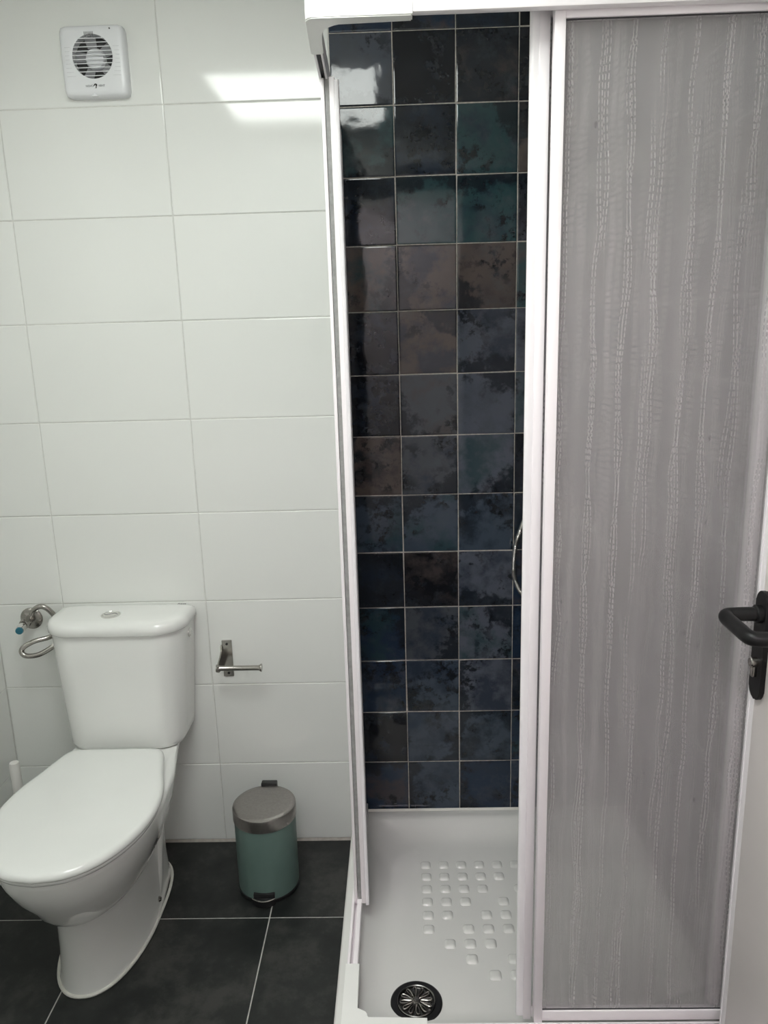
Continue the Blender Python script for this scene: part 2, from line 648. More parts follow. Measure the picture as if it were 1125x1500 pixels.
def tile_field(parent, origin, u, v, us, vs, mt, joint, drop=0.0016, rim=0.002, tilt=0.0, name='tile', skip=None):
    """us, vs: joint positions along u and v (metres from origin). Each cell becomes its own tile."""
    u, v = Vector(u), Vector(v)
    n = u.cross(v)
    origin = Vector(origin)
    pl = parent.location
    out = []
    for a0, a1 in zip(us, us[1:]):
        for b0, b1 in zip(vs, vs[1:]):
            if a1 - a0 < 0.006 or b1 - b0 < 0.006 or (skip and skip(a0, a1, b0, b1)):
                continue
            me = tile_mesh(a1 - a0 - joint, b1 - b0 - joint, mt, drop, rim)
            o = bpy.data.objects.new(name, me)
            link(o, parent)
            c = origin + u * ((a0 + a1) / 2) + v * ((b0 + b1) / 2)
            rot = Matrix((u, v, n)).transposed()
            tx, ty = random.uniform(-tilt, tilt), random.uniform(-tilt, tilt)
            rot = rot @ Matrix.Rotation(tx, 3, 'X') @ Matrix.Rotation(ty, 3, 'Y')
            o.matrix_local = Matrix.Translation(c - pl) @ rot.to_4x4()
            out.append(o)
    return out


def steps(lo, hi, start, pitch):
    r = [lo]
    k = math.ceil((lo - start) / pitch + 1e-6)
    while start + k * pitch < hi - 1e-4:
        if start + k * pitch > lo + 1e-4:
            r.append(start + k * pitch)
        k += 1
    r.append(hi)
    return r


# ------------------------------------------------------------------ the room
XL, XR, YF = -1.149, 0.638, -1.66
YH = -3.30                   # far wall of the hall outside the doorway
WZ0, WB, WA = 2.0208, 0.2519, 0.402
DX0, DZ0, DS, DW = -0.0001, 2.1602, 0.1588, 0.1489
SPLIT = DX0 - DW            # white tiles end, dark tiles begin


def struct(name, bm, m, label, cat='wall'):
    o = obj(name, bm, m, None, smooth=False)
    return tag(o, label, cat, None, 'structure')


g = 0.0016
back = struct('wall_back', box(B(), XL - 0.1, XR + 0.1, g, 0.12, -0.1, CEIL + 0.08), M['white_grout'],
              'back wall, white tiled behind the toilet and dark glazed tiles inside the shower')
dback = obj('grout_bed', box(B(), SPLIT, XR, g - 0.0004, g + 0.004, 0.03, CEIL), M['dark_grout'], back, smooth=False)
dback['label'] = 'beige grout bed behind the dark glazed shower tiles'
rows = steps(0.0, CEIL, WZ0, WB)
tile_field(back, (0, 0, 0), (1, 0, 0), (0, 0, 1), steps(XL, SPLIT, WZ0 * 0 - 0.9539, WA), rows, M['white_tile'], 0.0022, tilt=0.0035)
drows = [z for z in steps(0.03, CEIL, DZ0, DS)]
drows = [z for z in drows if z == 0.03 or z > 0.09]
drows[0] = 0.075
GL = {'n': (0.013, 0.026, 0.052), 's': (0.080, 0.090, 0.116), 't': (0.022, 0.054, 0.061), 'b': (0.082, 0.064, 0.058), 'k': (0.003, 0.004, 0.007),
      'd': (0.012, 0.016, 0.022), 'l': (0.042, 0.060, 0.086), 'g': (0.056, 0.064, 0.076)}
GLAZE = ['nndk', 'gkdk', 'tdtb', 'dttd', 'bbbt', 'kbss', 'kgss', 'bgsk', 'llld', 'dksn', 'ngsn', 'nlsn', 'klln', 'nlnn']     # from the top row down; some paler tiles have reflections put into their colour


def glaze(tiles, base_col=0):
    for o in tiles:
        p = o.location + o.parent.location
        r = int(math.floor((DZ0 + DS - p.z) / DS))
        u = int(math.floor((p.x - SPLIT) / DW)) if base_col == 0 else int(-p.y / DW) + base_col
        row = GLAZE[max(0, min(r, len(GLAZE) - 1))]
        k_ = row[u] if u < 4 else random.choice('nsdlgbts')
        o.color = (*GL[k_], 1)


glaze(tile_field(back, (0, 0, 0), (1, 0, 0), (0, 0, 1), steps(SPLIT, XR, DX0, DW), drows, M['dark_tile'], 0.0017, drop=0.0018, rim=0.0035, tilt=0.0075))

left = struct('wall_left', box(B(), XL - 0.12, XL - g, YF - 0.1, 0.0, -0.1, CEIL + 0.08), M['white_grout'], 'white tiled wall on the left beside the toilet')
# seen from inside the left wall runs towards the camera: u = -y ... keep normal +x
tile_field(left, (XL, 0, 0), (0, 1, 0), (0, 0, 1), steps(YF, 0.0, -0.205, WA), rows, M['white_tile'], 0.0022, tilt=0.003)

right = struct('wall_right', box(B(), XR + g, XR + 0.12, YF - 0.1, 0.0, -0.1, CEIL + 0.08), M['white_grout'], 'tiled wall on the right behind the shower and the open door')
glaze(tile_field(right, (XR, 0, 0), (0, -1, 0), (0, 0, 1), steps(0.0, 0.745, 0.0, DW), drows, M['dark_tile'], 0.0017, drop=0.0018, rim=0.0035, tilt=0.0075), 6)
tile_field(right, (XR, 0, 0), (0, -1, 0), (0, 0, 1), steps(0.745, -YF, 0.745, WA), rows, M['white_tile'], 0.0022, tilt=0.003)

DOOR_X0, DOOR_X1, DOOR_H = -0.275, 0.606, 2.05
bm = B()
box(bm, XL - 0.12, DOOR_X0, YF - 0.1, YF - g, -0.1, CEIL + 0.08)
box(bm, DOOR_X0, DOOR_X1, YF - 0.1, YF - g, DOOR_H, CEIL + 0.08)
box(bm, DOOR_X1, XR + 0.12, YF - 0.1, YF - g, -0.1, CEIL + 0.08)
front = struct('wall_front', bm, M['white_grout'], 'white tiled wall with the doorway, opposite the toilet')
tile_field(front, (0, YF, 0), (-1, 0, 0), (0, 0, 1), steps(-DOOR_X0, -XL, -DOOR_X0, WA), rows, M['white_tile'], 0.0022, tilt=0.003)

ceil = struct('ceiling', box(B(), XL - 0.12, XR + 0.12, YF - 0.1, 0.12, CEIL, CEIL + 0.08), M['plaster'], 'plain white ceiling with a square light panel', 'ceiling')
floor = struct('floor', box(B(), XL - 0.12, XR + 0.5, YH - 0.1, 0.12, -0.1, -0.0012), M['floor_grout'], 'floor of large anthracite tiles with pale grout lines', 'floor')
tile_field(floor, (0, 0, 0), (1, 0, 0), (0, 1, 0), steps(XL, XR, -0.3700, 0.451), steps(YH, 0.0, -0.3135, 0.451), M['floor_tile'], 0.0030, drop=0.0012, rim=0.0012, tilt=0.0, name='floor_tile')

# door frame round the doorway
bm = B()
box(bm, DOOR_X0 - 0.002, DOOR_X0 + 0.018, YF - 0.108, YF + 0.006, 0, DOOR_H + 0.002, 0.003)
box(bm, DOOR_X1 - 0.010, DOOR_X1 + 0.014, YF - 0.108, YF + 0.006, 0, DOOR_H + 0.002, 0.003)
box(bm, DOOR_X0 + 0.018, DOOR_X1 - 0.010, YF - 0.108, YF + 0.006, DOOR_H - 0.018, DOOR_H + 0.002, 0.003)
struct('trim_1', bm, M['door'], 'white door frame round the doorway', 'door frame')
# the hall the doorway opens to
HX0, HX1, HC = -0.95, 1.08, 2.42
struct('wall_hall_far', box(B(), HX0 - 0.1, HX1 + 0.1, YH - 0.1, YH, -0.1, HC + 0.08), M['plaster'], 'plain far wall of the hall outside the doorway')
struct('wall_hall_left', box(B(), HX0 - 0.1, HX0, YH, YF - 0.1, -0.1, HC + 0.08), M['plaster'], 'plain left wall of the hall outside the doorway')
struct('wall_hall_right', box(B(), HX1, HX1 + 0.1, YH, YF - 0.1, -0.1, HC + 0.08), M['plaster'], 'plain right wall of the hall outside the doorway')
struct('ceiling_hall', box(B(), HX0 - 0.1, HX1 + 0.1, YH - 0.1, YF - 0.1, HC, HC + 0.08), M['plaster'], 'plain white ceiling of the hall outside the doorway', 'ceiling')
HLX, HLY, HLW = -0.12, -2.74, 0.24
t = thing('ceiling_light', 'square light panel on the ceiling of the hall outside', 'light', (HLX, HLY, HC))
obj('frame', box(B(), HLX - HLW - 0.012, HLX + HLW + 0.012, HLY - HLW - 0.012, HLY + HLW + 0.012, HC - 0.010, HC - 0.0005), M['frame'], t)
obj('diffuser', box(B(), HLX - HLW, HLX + HLW, HLY - HLW, HLY + HLW, HC - 0.014, HC - 0.010), M['hall_lamp'], t, smooth=False)
bm = B()
prism(bm, [(0.0, 0.0), (-0.006, 0.0), (0.0, 0.006)], 'X', XL, -0.17)
struct('baseboard_back', bm, M['floor_line'], 'thin grey brown joint where the white tiles meet the floor', 'sealant')

# ------------------------------------------------------------------ ceiling light
t = thing('ceiling_light', 'square white light panel on the ceiling above the room', 'light', (LX, LY, CEIL))
hw = LW / 2
bm = B()
for (a0, a1, b0, b1) in ((-hw - .012, hw + .012, -hw - .012, -hw), (-hw - .012, hw + .012, hw, hw + .012), (-hw - .012, -hw, -hw, hw), (hw, hw + .012, -hw, hw)):
    box(bm, LX + a0, LX + a1, LY + b0, LY + b1, CEIL - 0.011, CEIL)
obj('frame', bm, M['frame'], t)
obj('diffuser', box(B(), LX - hw, LX + hw, LY - hw, LY + hw, CEIL - 0.008, CEIL - 0.002), M['lamp'], t, smooth=False)

# ------------------------------------------------------------------ shower tray
TX0, TX1, TY0, TY1, TZ = -0.166, XR - 0.002, -0.765, -0.003, 0.097
TF = 0.052        # level of the basin floor
t = thing('shower_tray', 'white enamel shower tray with raised tread studs beneath the dark tiles', 'shower tray', (0.235, -0.38, 0))
rings = []


def tr(ins, z, r):
    return [(x, y, z) for x, y in rrect(TX0 + ins, TX1 - ins, TY0 + ins, TY1 - ins, r, 8)]


rings = [tr(0.004, 0.0, 0.012), tr(0.0, 0.004, 0.012), tr(0.0, TZ - 0.006, 0.012), tr(0.0015, TZ - 0.0018, 0.012), tr(0.006, TZ, 0.012),
         tr(0.028, TZ, 0.03), tr(0.033, TZ - 0.0012, 0.045), tr(0.039, TZ - 0.006, 0.06), tr(0.048, TZ - 0.016, 0.07), tr(0.061, TF + 0.018, 0.078), tr(0.076, TF + 0.008, 0.085), tr(0.094, TF + 0.002, 0.092), tr(0.115, TF, 0.10)]
bm = loft(B(), rings)
obj('basin', bm, M['tray'], t, angle=60)
# tread studs: rounded low domes, in the broken grid of the photograph
bmS = B()
rs = []
for sc_, z in ((1.0, -0.0006), (0.90, 0.0022), (0.70, 0.0044), (0.40, 0.0054)):
    rs.append([(x, y, z) for x, y in rrect(-0.0140 * sc_, 0.0140 * sc_, -0.0145 * sc_, 0.0145 * sc_, 0.007 * sc_, 3)])
loft(bmS, rs)
first = obj('tread_stud', bmS, M['tray'], t, angle=80, world=False)
k = 0
for r in range(0, 9):
    for c in range(0, 9):
        if c + r in (6, 10, 14) or r - c > 5 or r - c in (6,):
            continue
        o = first if k == 0 else first.copy()
        if k:
            link(o, t)
        k += 1
        o.location = (0.041 + c * 0.0485 - 0.235, -0.187 - r * 0.0462 + 0.38, TF)
        o.rotation_euler = (0, 0, 0.0)
obj('sealant_bead', prism(B(), [(-0.0025, TZ - 0.002), (-0.0075, TZ - 0.0004), (-0.0025, TZ + 0.0055)], 'X', TX0 + 0.006, TX1), M['sealant'], t)['label'] = 'white sealant bead along the dark tiles'
# drain
DC = (0.006, -0.628, TF)
dr = obj('drain', lathe(B(), [(0.0, 0.001), (0.040, 0.001), (0.043, 0.0035), (0.0535, 0.004), (0.0565, 0.002), (0.0565, -0.001)], DC, n=56), M['black_plastic'], t)
dr['label'] = 'round drain with a black ring'
obj('grate', lathe(B(), [(0.0, 0.003), (0.0375, 0.003), (0.0385, 0.0065), (0.0405, 0.0075), (0.0420, 0.0065), (0.0430, 0.002), (0.0430, 0.001), (0.0, 0.001)], DC, n=56), M['drain'], dr)
for i in range(12):
    a = 2 * PI * i / 12 + 0.1
    ca, sa = math.cos(a), math.sin(a)
    loop = []
    for q in range(20):
        b = 2 * PI * q / 20
        rad = 0.0225 + 0.0125 * math.cos(b)
        lat = 0.0044 * math.sin(b) * (0.62 + 0.5 * math.cos(b))
        loop.append((DC[0] + rad * ca - lat * sa, DC[1] + rad * sa + lat * ca, TF + 0.0072))
    obj('petal_slot', tube(B(), loop, 0.0015, 6, closed=True), M['steel'], dr)
    inner = [(x, y, TF + 0.0034) for x, y, z in loop]
    obj('slot_hole', loft(B(), [inner, [(x, y, TF + 0.0042) for x, y, z in inner]]), M['ink'], dr)
obj('screw', lathe(B(), [(0.0105, 0.003), (0.0105, 0.0072), (0.0062, 0.0080), (0.0058, 0.0095), (0.0, 0.0098)], DC, n=20), M['steel'], dr)

# ------------------------------------------------------------------ shower enclosure (fixed part)
RZ0, RZ1 = TZ, 0.1275        # bottom rail
TP0, TP1 = 1.927, 1.985      # top rail
FY = -0.735
t = thing('shower_enclosure', 'white framed corner shower enclosure with a fixed frosted front pane', 'shower enclosure', (0.235, -0.735, TZ))
# --- top
CX = 0.0305
bm = B()
box(bm, CX, XR - 0.004, -0.762, -0.745, TP0, TP1, 0.002)
box(bm, CX, XR - 0.004, -0.745, -0.700, TP1 - 0.012, TP1)
box(bm, CX, XR - 0.004, -0.7225, -0.7195, TP0 + 0.022, TP1 - 0.012)
box(bm, CX, XR - 0.004, -0.703, -0.698, TP0 + 0.030, TP1 - 0.012)
o = obj('top_rail', bm, M['frame'], t)
o['label'] = 'front top rail above the frosted panes'
SZ = 1.948
bm = B()
prism(bm, [(-0.1315, -0.700), (-0.1275, -0.700), (-0.1475, -0.002), (-0.1515, -0.002)], 'Z', SZ, SZ + 0.045)
prism(bm, [(-0.1195, -0.700), (-0.1155, -0.700), (-0.1365, -0.002), (-0.1400, -0.002)], 'Z', SZ, SZ + 0.045)
prism(bm, [(-0.1275, -0.700), (-0.1195, -0.700), (-0.1400, -0.002), (-0.1475, -0.002)], 'Z', SZ + 0.018, SZ + 0.045)
o = obj('top_rail', bm, M['frame'], t)
o['label'] = 'side top rail running back to the wall'
bm = B()
outline = [(-0.1335, -0.610), (-0.1260, -0.752)] + [(-0.116 + 0.010 * math.cos(a), -0.752 + 0.010 * math.sin(a)) for a in [PI + PI / 2 * q / 6 for q in range(7)]] + [
    (CX, -0.762), (CX, -0.738), (-0.080, -0.738), (-0.085, -0.731), (-0.094, -0.724), (-0.104, -0.719), (-0.109, -0.700), (-0.1125, -0.610)]
prism(bm, outline, 'Z', TP0 - 0.004, TP1 + 0.004, 0.002)
o = obj('corner_cap', bm, M['cap'], t)
o['label'] = 'top corner cap with a rounded edge'
obj('track_slot', prism(B(), [(-0.1310, -0.60), (-0.1250, -0.60), (-0.1345, -0.27), (-0.1405, -0.27)], 'Z', SZ + 0.006, SZ + 0.019), M['rubber'], t)
# --- bottom
bm = B()
box(bm, CX - 0.005, XR - 0.004, -0.761, -0.752, RZ0, RZ0 + 0.026, 0.0015)
box(bm, CX - 0.005, XR - 0.004, -0.752, -0.746, RZ0, RZ0 + 0.004)
box(bm, CX - 0.005, XR - 0.004, -0.7475, -0.7445, RZ0, RZ0 + 0.026, 0.0008)
o = obj('bottom_rail', bm, M['frame'], t)
o['label'] = 'front bottom rail on the tray edge'
bm = B()
box(bm, -0.1445, -0.1385, -0.62, -0.006, RZ0, RZ1, 0.001)
box(bm, -0.1385, -0.122, -0.62, -0.006, RZ0, RZ0 + 0.006)
box(bm, -0.1320, -0.1215, -0.62, -0.006, RZ0, RZ1 - 0.003, 0.001)
o = obj('bottom_rail', bm, M['frame'], t)
o['label'] = 'side bottom rail on the tray edge'
bm = B()
outline = [(-0.147, -0.600), (-0.147, -0.755), (-0.142, -0.762), (CX - 0.004, -0.762), (CX - 0.004, -0.738), (-0.094, -0.738), (-0.0945, -0.729), (-0.099, -0.722), (-0.106, -0.718), (-0.117, -0.716), (-0.117, -0.600)]
prism(bm, outline, 'Z', RZ0, RZ1 + 0.003, 0.0015)
o = obj('corner_cap', bm, M['cap'], t)
o['label'] = 'bottom corner cap on the tray'
# --- fixed front pane and its frame
FX0, FX1 = 0.2395, XR - 0.006
fz0, fz1 = 0.1200, 1.936
bm = B()
box(bm, FX0, FX0 + 0.0165, -0.744, -0.7265, fz0, fz1, 0.0012)
o = obj('stile', bm, M['frame'], t)
o['label'] = 'left stile of the fixed front pane'
bm = B()
box(bm, FX0 + 0.0165, FX1, -0.742, -0.7265, fz1 - 0.0175, fz1, 0.0012)
o = obj('pane_rail', bm, M['frame'], t)
o['label'] = 'upper rail of the fixed front pane'
bm = B()
box(bm, FX0 + 0.0165, FX1, -0.742, -0.7265, fz0 + 0.004, 0.1465, 0.0012)
o = obj('pane_rail', bm, M['frame'], t)
o['label'] = 'lower rail of the fixed front pane'
obj('stile', box(B(), FX1 - 0.022, FX1, -0.744, -0.7265, 0.1465, fz1 - 0.0175, 0.0012), M['frame'], t)['label'] = 'right stile of the fixed front pane at the wall'
o = obj('pane', box(B(), FX0 + 0.0165, FX1 - 0.022, -0.7365, -0.7325, 0.1465, fz1 - 0.0175), M['frost'], t, smooth=False)
o['label'] = 'frosted acrylic pane with wavy strings of drops'
obj('glazing_seal', box(B(), FX0 + 0.0165, FX1 - 0.022, -0.7382, -0.7366, fz1 - 0.0195, fz1 - 0.0174), M['rubber'], t)
obj('glazing_seal', box(B(), FX0 + 0.0165, FX1 - 0.022, -0.7382, -0.7366, 0.1465, 0.1483), M['rubber'], t)
# --- fixed side pane (outer) by the white wall
bm = B()
box(bm, -0.1385, -0.1315, -0.400, -0.384, 0.112, SZ + 0.002, 0.0008)
o = obj('stile', bm, M['frame'], t)
o['label'] = 'slim front stile of the fixed side pane'
o = obj('pane', box(B(), -0.1375, -0.1340, -0.384, -0.004, 0.112, SZ + 0.002), M['frost'], t, smooth=False)
o['label'] = 'fixed frosted side pane by the white tiles'
obj('wall_profile', box(B(), -0.1475, -0.130, -0.024, -0.002, RZ1, SZ, 0.001), M['frame'], t)['label'] = 'profile fixing the side pane to the wall'

# --- sliding doors
t = thing('shower_door', 'sliding frosted shower door pushed open behind the fixed front pane', 'shower door', (0.40, -0.705, 0.10), group='sliding shower doors')
sz0, sz1 = 0.1045, 1.952
o = obj('stile', box(B(), 0.2220, 0.2385, -0.7165, -0.7000, sz0 - 0.004, sz1, 0.0015), M['frame'], t)
o['label'] = 'leading stile of the front sliding door'
bm = B()
prism(bm, rrect(0.2085, 0.2225, -0.7150, -0.7015, (0.006, 0.001, 0.001, 0.006), 5), 'Z', sz0 + 0.004, sz1)
obj('bumper_strip', bm, M['bumper'], t)['label'] = 'soft white closing strip'
obj('stile', box(B(), 0.590, 0.6085, -0.7318, -0.7000, 0.150, 1.930, 0.0015), M['frame'], t)['label'] = 'trailing stile behind the fixed pane'
obj('pane', box(B(), 0.2385, 0.590, -0.7100, -0.7065, sz0 + 0.022, sz1 - 0.020), M['frost'], t, smooth=False)
obj('pane_rail', box(B(), 0.2385, 0.590, -0.7145, -0.7020, sz1 - 0.020, sz1, 0.001), M['frame'], t)
obj('pane_rail', box(B(), 0.2385, 0.590, -0.7145, -0.7020, sz0, sz0 + 0.022, 0.001), M['frame'], t)

t = thing('shower_door', 'sliding side shower door pushed back to the tiled wall, seen edge on', 'shower door', (-0.11, -0.22, 0.115), group='sliding shower doors')
bm = B()
box(bm, -0.1215, -0.1115, -0.406, -0.388, 0.118, 1.950, 0.0012)
obj('gap_shade', box(B(), -0.1300, -0.1215, -0.398, -0.386, 0.118, 1.950), M['gap_shade_grey'], t)['label'] = 'painted grey gap shade'  # grey strip added to stand in for shade between the stiles
o = obj('stile', bm, M['frame'], t)
o['label'] = 'leading stile of the side sliding door'
bm = B()
prism(bm, rrect(-0.1115, -0.1030, -0.409, -0.392, (0.001, 0.004, 0.004, 0.001), 4), 'Z', 0.116, 1.944)
obj('bumper_strip', bm, M['bumper'], t)['label'] = 'soft white closing strip'
obj('pane', box(B(), -0.1292, -0.1268, -0.388, -0.020, 0.135, 1.940), M['frost'], t, smooth=False)
obj('stile', box(B(), -0.1300, -0.1258, -0.020, -0.006, 0.118, 1.950, 0.0008), M['frame'], t)['label'] = 'trailing stile at the wall'
obj('pane_rail', box(B(), -0.1300, -0.1258, -0.388, -0.020, 0.118, 0.135, 0.0008), M['frame'], t)
obj('pane_rail', box(B(), -0.1300, -0.1258, -0.388, -0.020, 1.940, 1.950, 0.0008), M['frame'], t)

# ------------------------------------------------------------------ shower mixer and hose behind the doors
t = thing('shower_mixer', 'chrome shower mixer with a looping metal hose on the dark tiles', 'shower mixer', (0.41, 0, 0.98))
bm = B()
lathe(bm, [(0.0, -0.075), (0.017, -0.075), (0.021, -0.070), (0.021, 0.070), (0.017, 0.075), (0.0, 0.075)], (0.41, -0.055, 0.98), 'X', 28)
obj('body', bm, M['chrome'], t)
for sx_ in (-0.06, 0.06):
    obj('wall_flange', lathe(B(), [(0.0, 0.0), (0.030, 0.0), (0.030, -0.006), (0.016, -0.014), (0.013, -0.045), (0.0, -0.045)], (0.41 + sx_, 0, 0.98), 'Y', 28), M['chrome'], t)
obj('lever', tube(B(), catmull([(0.41, -0.06, 1.0), (0.41, -0.075, 1.018), (0.41, -0.13, 1.03)], 6), 0.008, 10), M['chrome'], t)
path = [(0.41, -0.055, 0.96), (0.408, -0.050, 0.90), (0.385, -0.042, 0.81), (0.345, -0.036, 0.765), (0.318, -0.033, 0.775), (0.2985, -0.031, 0.815), (0.2945, -0.030, 0.850), (0.2985, -0.030, 0.905), (0.309, -0.030, 0.945), (0.335, -0.032, 1.02), (0.40, -0.045, 1.17), (0.45, -0.06, 1.32), (0.47, -0.075, 1.46), (0.47, -0.085, 1.60)]
o = obj('hose', tube(B(), catmull(path, 36), 0.0068, 10, ribs=0.22), M['chrome'], t, angle=80)
o['label'] = 'ribbed metal shower hose curving out past the door'
hs = thing('hand_shower', 'chrome hand shower in a wall bracket behind the frosted pane', 'hand shower', (0.47, -0.03, 1.70))
obj('handle', tube(B(), [(0.47, -0.085, 1.60), (0.47, -0.082, 1.66), (0.47, -0.085, 1.73), (0.47, -0.10, 1.78)], 0.012, 14), M['chrome'], hs)
bm = B()
lathe(bm, [(0.0, 0.012), (0.020, 0.010), (0.042, -0.002), (0.044, -0.010), (0.040, -0.013), (0.0, -0.013)], (0.47, -0.0, 0.0), 'Y', 32)
for v in bm.verts:
    v.co = Matrix.Rotation(math.radians(-28), 3, 'X') @ (v.co - Vector((0.47, 0, 0))) + Vector((0.47, -0.115, 1.80))
obj('spray_head', bm, M['chrome'], hs)
obj('bracket', tube(B(), [(0.47, -0.001, 1.67), (0.47, -0.04, 1.67), (0.47, -0.075, 1.675)], 0.014, 14), M['chrome'], hs)

# ------------------------------------------------------------------ toilet
TCX = -0.768
t = thing('toilet', 'white close-coupled toilet with its lid down by the left wall', 'toilet', (TCX, -0.36, 0))


def egg(cx, yb, yf, hw_, z, n=48, pf=2.2, pb=3.2, ymid=None):
    """plan outline: rounded back at yb, egg-shaped front at yf"""
    ym = ymid if ymid is not None else yb + (yf - yb) * 0.48
    out = []
    for i in range(n):
        a = 2 * PI * i / n
        c, s = math.cos(a), math.sin(a)
        p = pf if s < 0 else pb
        x = hw_ * math.copysign(abs(c) ** (2 / p), c)
        y = abs(s) ** (2 / p)
        y = ym - (ym - yf) * y if s < 0 else ym + (yb - ym) * y
        out.append((cx + x, y, z))
    return out


pan_rings = [egg(TCX, -0.085, -0.556, 0.106, 0.0, ymid=-0.31), egg(TCX, -0.085, -0.556, 0.106, 0.012, ymid=-0.31), egg(TCX, -0.085, -0.551, 0.101, 0.03, ymid=-0.31),
             egg(TCX, -0.085, -0.546, 0.098, 0.09, ymid=-0.31), egg(TCX, -0.08, -0.545, 0.097, 0.15, ymid=-0.31),
             egg(TCX, -0.075, -0.549, 0.100, 0.190, ymid=-0.32), egg(TCX, -0.07, -0.553, 0.103, 0.204, ymid=-0.33), egg(TCX, -0.068, -0.573, 0.114, 0.207, ymid=-0.335, pb=2.6), egg(TCX, -0.066, -0.580, 0.119, 0.213, ymid=-0.34, pb=2.6), egg(TCX, -0.062, -0.598, 0.131, 0.236, ymid=-0.35, pb=2.6),
             egg(TCX, -0.055, -0.616, 0.141, 0.268, ymid=-0.37, pb=2.6), egg(TCX, -0.045, -0.643, 0.158, 0.305, ymid=-0.38, pb=2.8), egg(TCX, -0.03, -0.662, 0.170, 0.345, ymid=-0.39, pb=3.2),
             egg(TCX, -0.02, -0.670, 0.176, 0.378, ymid=-0.39, pb=4), egg(TCX, -0.02, -0.669, 0.175, 0.388, ymid=-0.39, pb=4), egg(TCX, -0.022, -0.662, 0.168, 0.393, ymid=-0.39, pb=4), egg(TCX, -0.03, -0.63, 0.14, 0.394, ymid=-0.39, pb=4)]
# narrow the rear of the bowl rings towards the cistern seat
for ring in pan_rings:
    for i, (x, y, z) in enumerate(ring):
        if y > -0.30:
            k = min(1.0, (y + 0.30) / 0.24)
            lim = 0.132 if z > 0.36 else 0.108 if z > 0.22 else 0.090
            f_ = 1 - k * max(0.0, 1 - lim / max(abs(x - TCX), 1e-6)) if abs(x - TCX) > lim else 1
            ring[i] = (TCX + (x - TCX) * f_, y, z)
obj('pan', loft(B(), pan_rings), M['ceramic'], t, angle=50)
bm = B()
ol = [Vector((x, y, 0.0035)) for x, y, z in egg(TCX, -0.083, -0.5585, 0.1085, 0, ymid=-0.31, n=72)]
obj('floor_sealant', tube(bm, ol, 0.0042, 8, closed=True), M['sealant'], t)['label'] = 'pale bead of sealant round the foot'
for sgn in (1, -1):
    bm = B()
    bx_ = TCX + sgn * 0.101
    obj('trap_ridge', tube(B(), catmull([(TCX + sgn * 0.080, -0.262, 0.012), (TCX + sgn * 0.085, -0.245, 0.06), (TCX + sgn * 0.086, -0.225, 0.13), (TCX + sgn * 0.088, -0.20, 0.20), (TCX + sgn * 0.09, -0.18, 0.25)], 6), 0.017, 14), M['ceramic'], t, angle=80)
    b_ = obj('bolt', lathe(B(), [(0.0075, -0.004), (0.0075, 0.003 * sgn), (0.005, 0.006 * sgn), (0.0, 0.0065 * sgn)], (TCX + sgn * 0.0995, -0.278, 0.030), 'X', 16), M['steel'], t)
    b_['label'] = 'small steel floor bolt'
# seat ring and lid
half = [(0.0, -0.190), (0.060, -0.190), (0.105, -0.191), (0.121, -0.199), (0.134, -0.224), (0.155, -0.30), (0.174, -0.36), (0.184, -0.42), (0.184, -0.47), (0.174, -0.53), (0.150, -0.59), (0.113, -0.642), (0.062, -0.677), (0.0, -0.689)]
hc = catmull([(a, b, 0) for a, b in half], 5)
full = [(p.x, p.y) for p in hc] + [(-p.x, p.y) for p in reversed(hc[1:-1])]
LC = Vector((0, -0.44))


def lidring(s, z, dy=0.0):
    return [(TCX + x * s, LC.y + (y - LC.y) * s + dy, z) for x, y in full]


obj('seat', loft(B(), [lidring(0.93, 0.3945), lidring(0.965, 0.3965), lidring(0.975, 0.402), lidring(0.965, 0.4065), lidring(0.93, 0.407)]), M['seat'], t, angle=60)
obj('lid', loft(B(), [lidring(0.95, 0.4075), lidring(0.985, 0.4080), lidring(0.998, 0.4110), lidring(1.0, 0.4145), lidring(0.996, 0.4190), lidring(0.984, 0.4232), lidring(0.962, 0.4262), lidring(0.93, 0.4280), lidring(0.88, 0.4288), lidring(0.7, 0.4293), lidring(0.35, 0.4295)]), M['seat'], t, angle=60)
for sgn in (-1, 1):
    obj('hinge', lathe(B(), [(0.0, -0.022), (0.009, -0.022), (0.009, 0.022), (0.0, 0.022)], (TCX + sgn * 0.075, -0.185, 0.403), 'X', 16), M['seat'], t)
# cistern
CCX = -0.768


def cist(hw_, yf, z, rf=0.06, yb=-0.006, cxo=0.0):
    return [(x, y, z) for x, y in rrect(CCX - hw_ + cxo, CCX + hw_ + cxo, yf, yb, (rf, rf, 0.008, 0.008), 10)]


def bow(ring, yf, amt):
    """front face gently bowed"""
    return [(x, y - amt * max(0, 1 - ((x - CCX) / 0.15) ** 2) if y < yf + 0.05 else y, z) for x, y, z in ring]


cr = []
for hw_, yf, z, rf in ((0.134, -0.132, 0.3942, 0.045), (0.146, -0.144, 0.3955, 0.05), (0.153, -0.151, 0.400, 0.055), (0.158, -0.155, 0.411, 0.06), (0.160, -0.156, 0.430, 0.065), (0.168, -0.156, 0.52, 0.07), (0.176, -0.155, 0.62, 0.074), (0.182, -0.153, 0.722, 0.076), (0.182, -0.152, 0.726, 0.076)):
    cr.append(bow(cist(hw_, yf, z, rf), yf, 0.005))
ct = obj('cistern', loft(B(), cr), M['ceramic'], t, angle=60)
cr = []
for ins, z in ((0.010, 0.7245), (0.003, 0.7255), (0.0, 0.729), (0.0, 0.741), (0.0025, 0.7495), (0.008, 0.7555), (0.017, 0.7595), (0.035, 0.7615), (0.07, 0.7625)):
    cr.append(bow(cist(0.189 - ins, -0.163 + ins, z, max(0.082 - ins, 0.01), yb=-0.004 - min(ins, 0.02)), -0.163 + ins, 0.006))
lid = obj('cistern_lid', loft(B(), cr), M['ceramic'], t, angle=60)
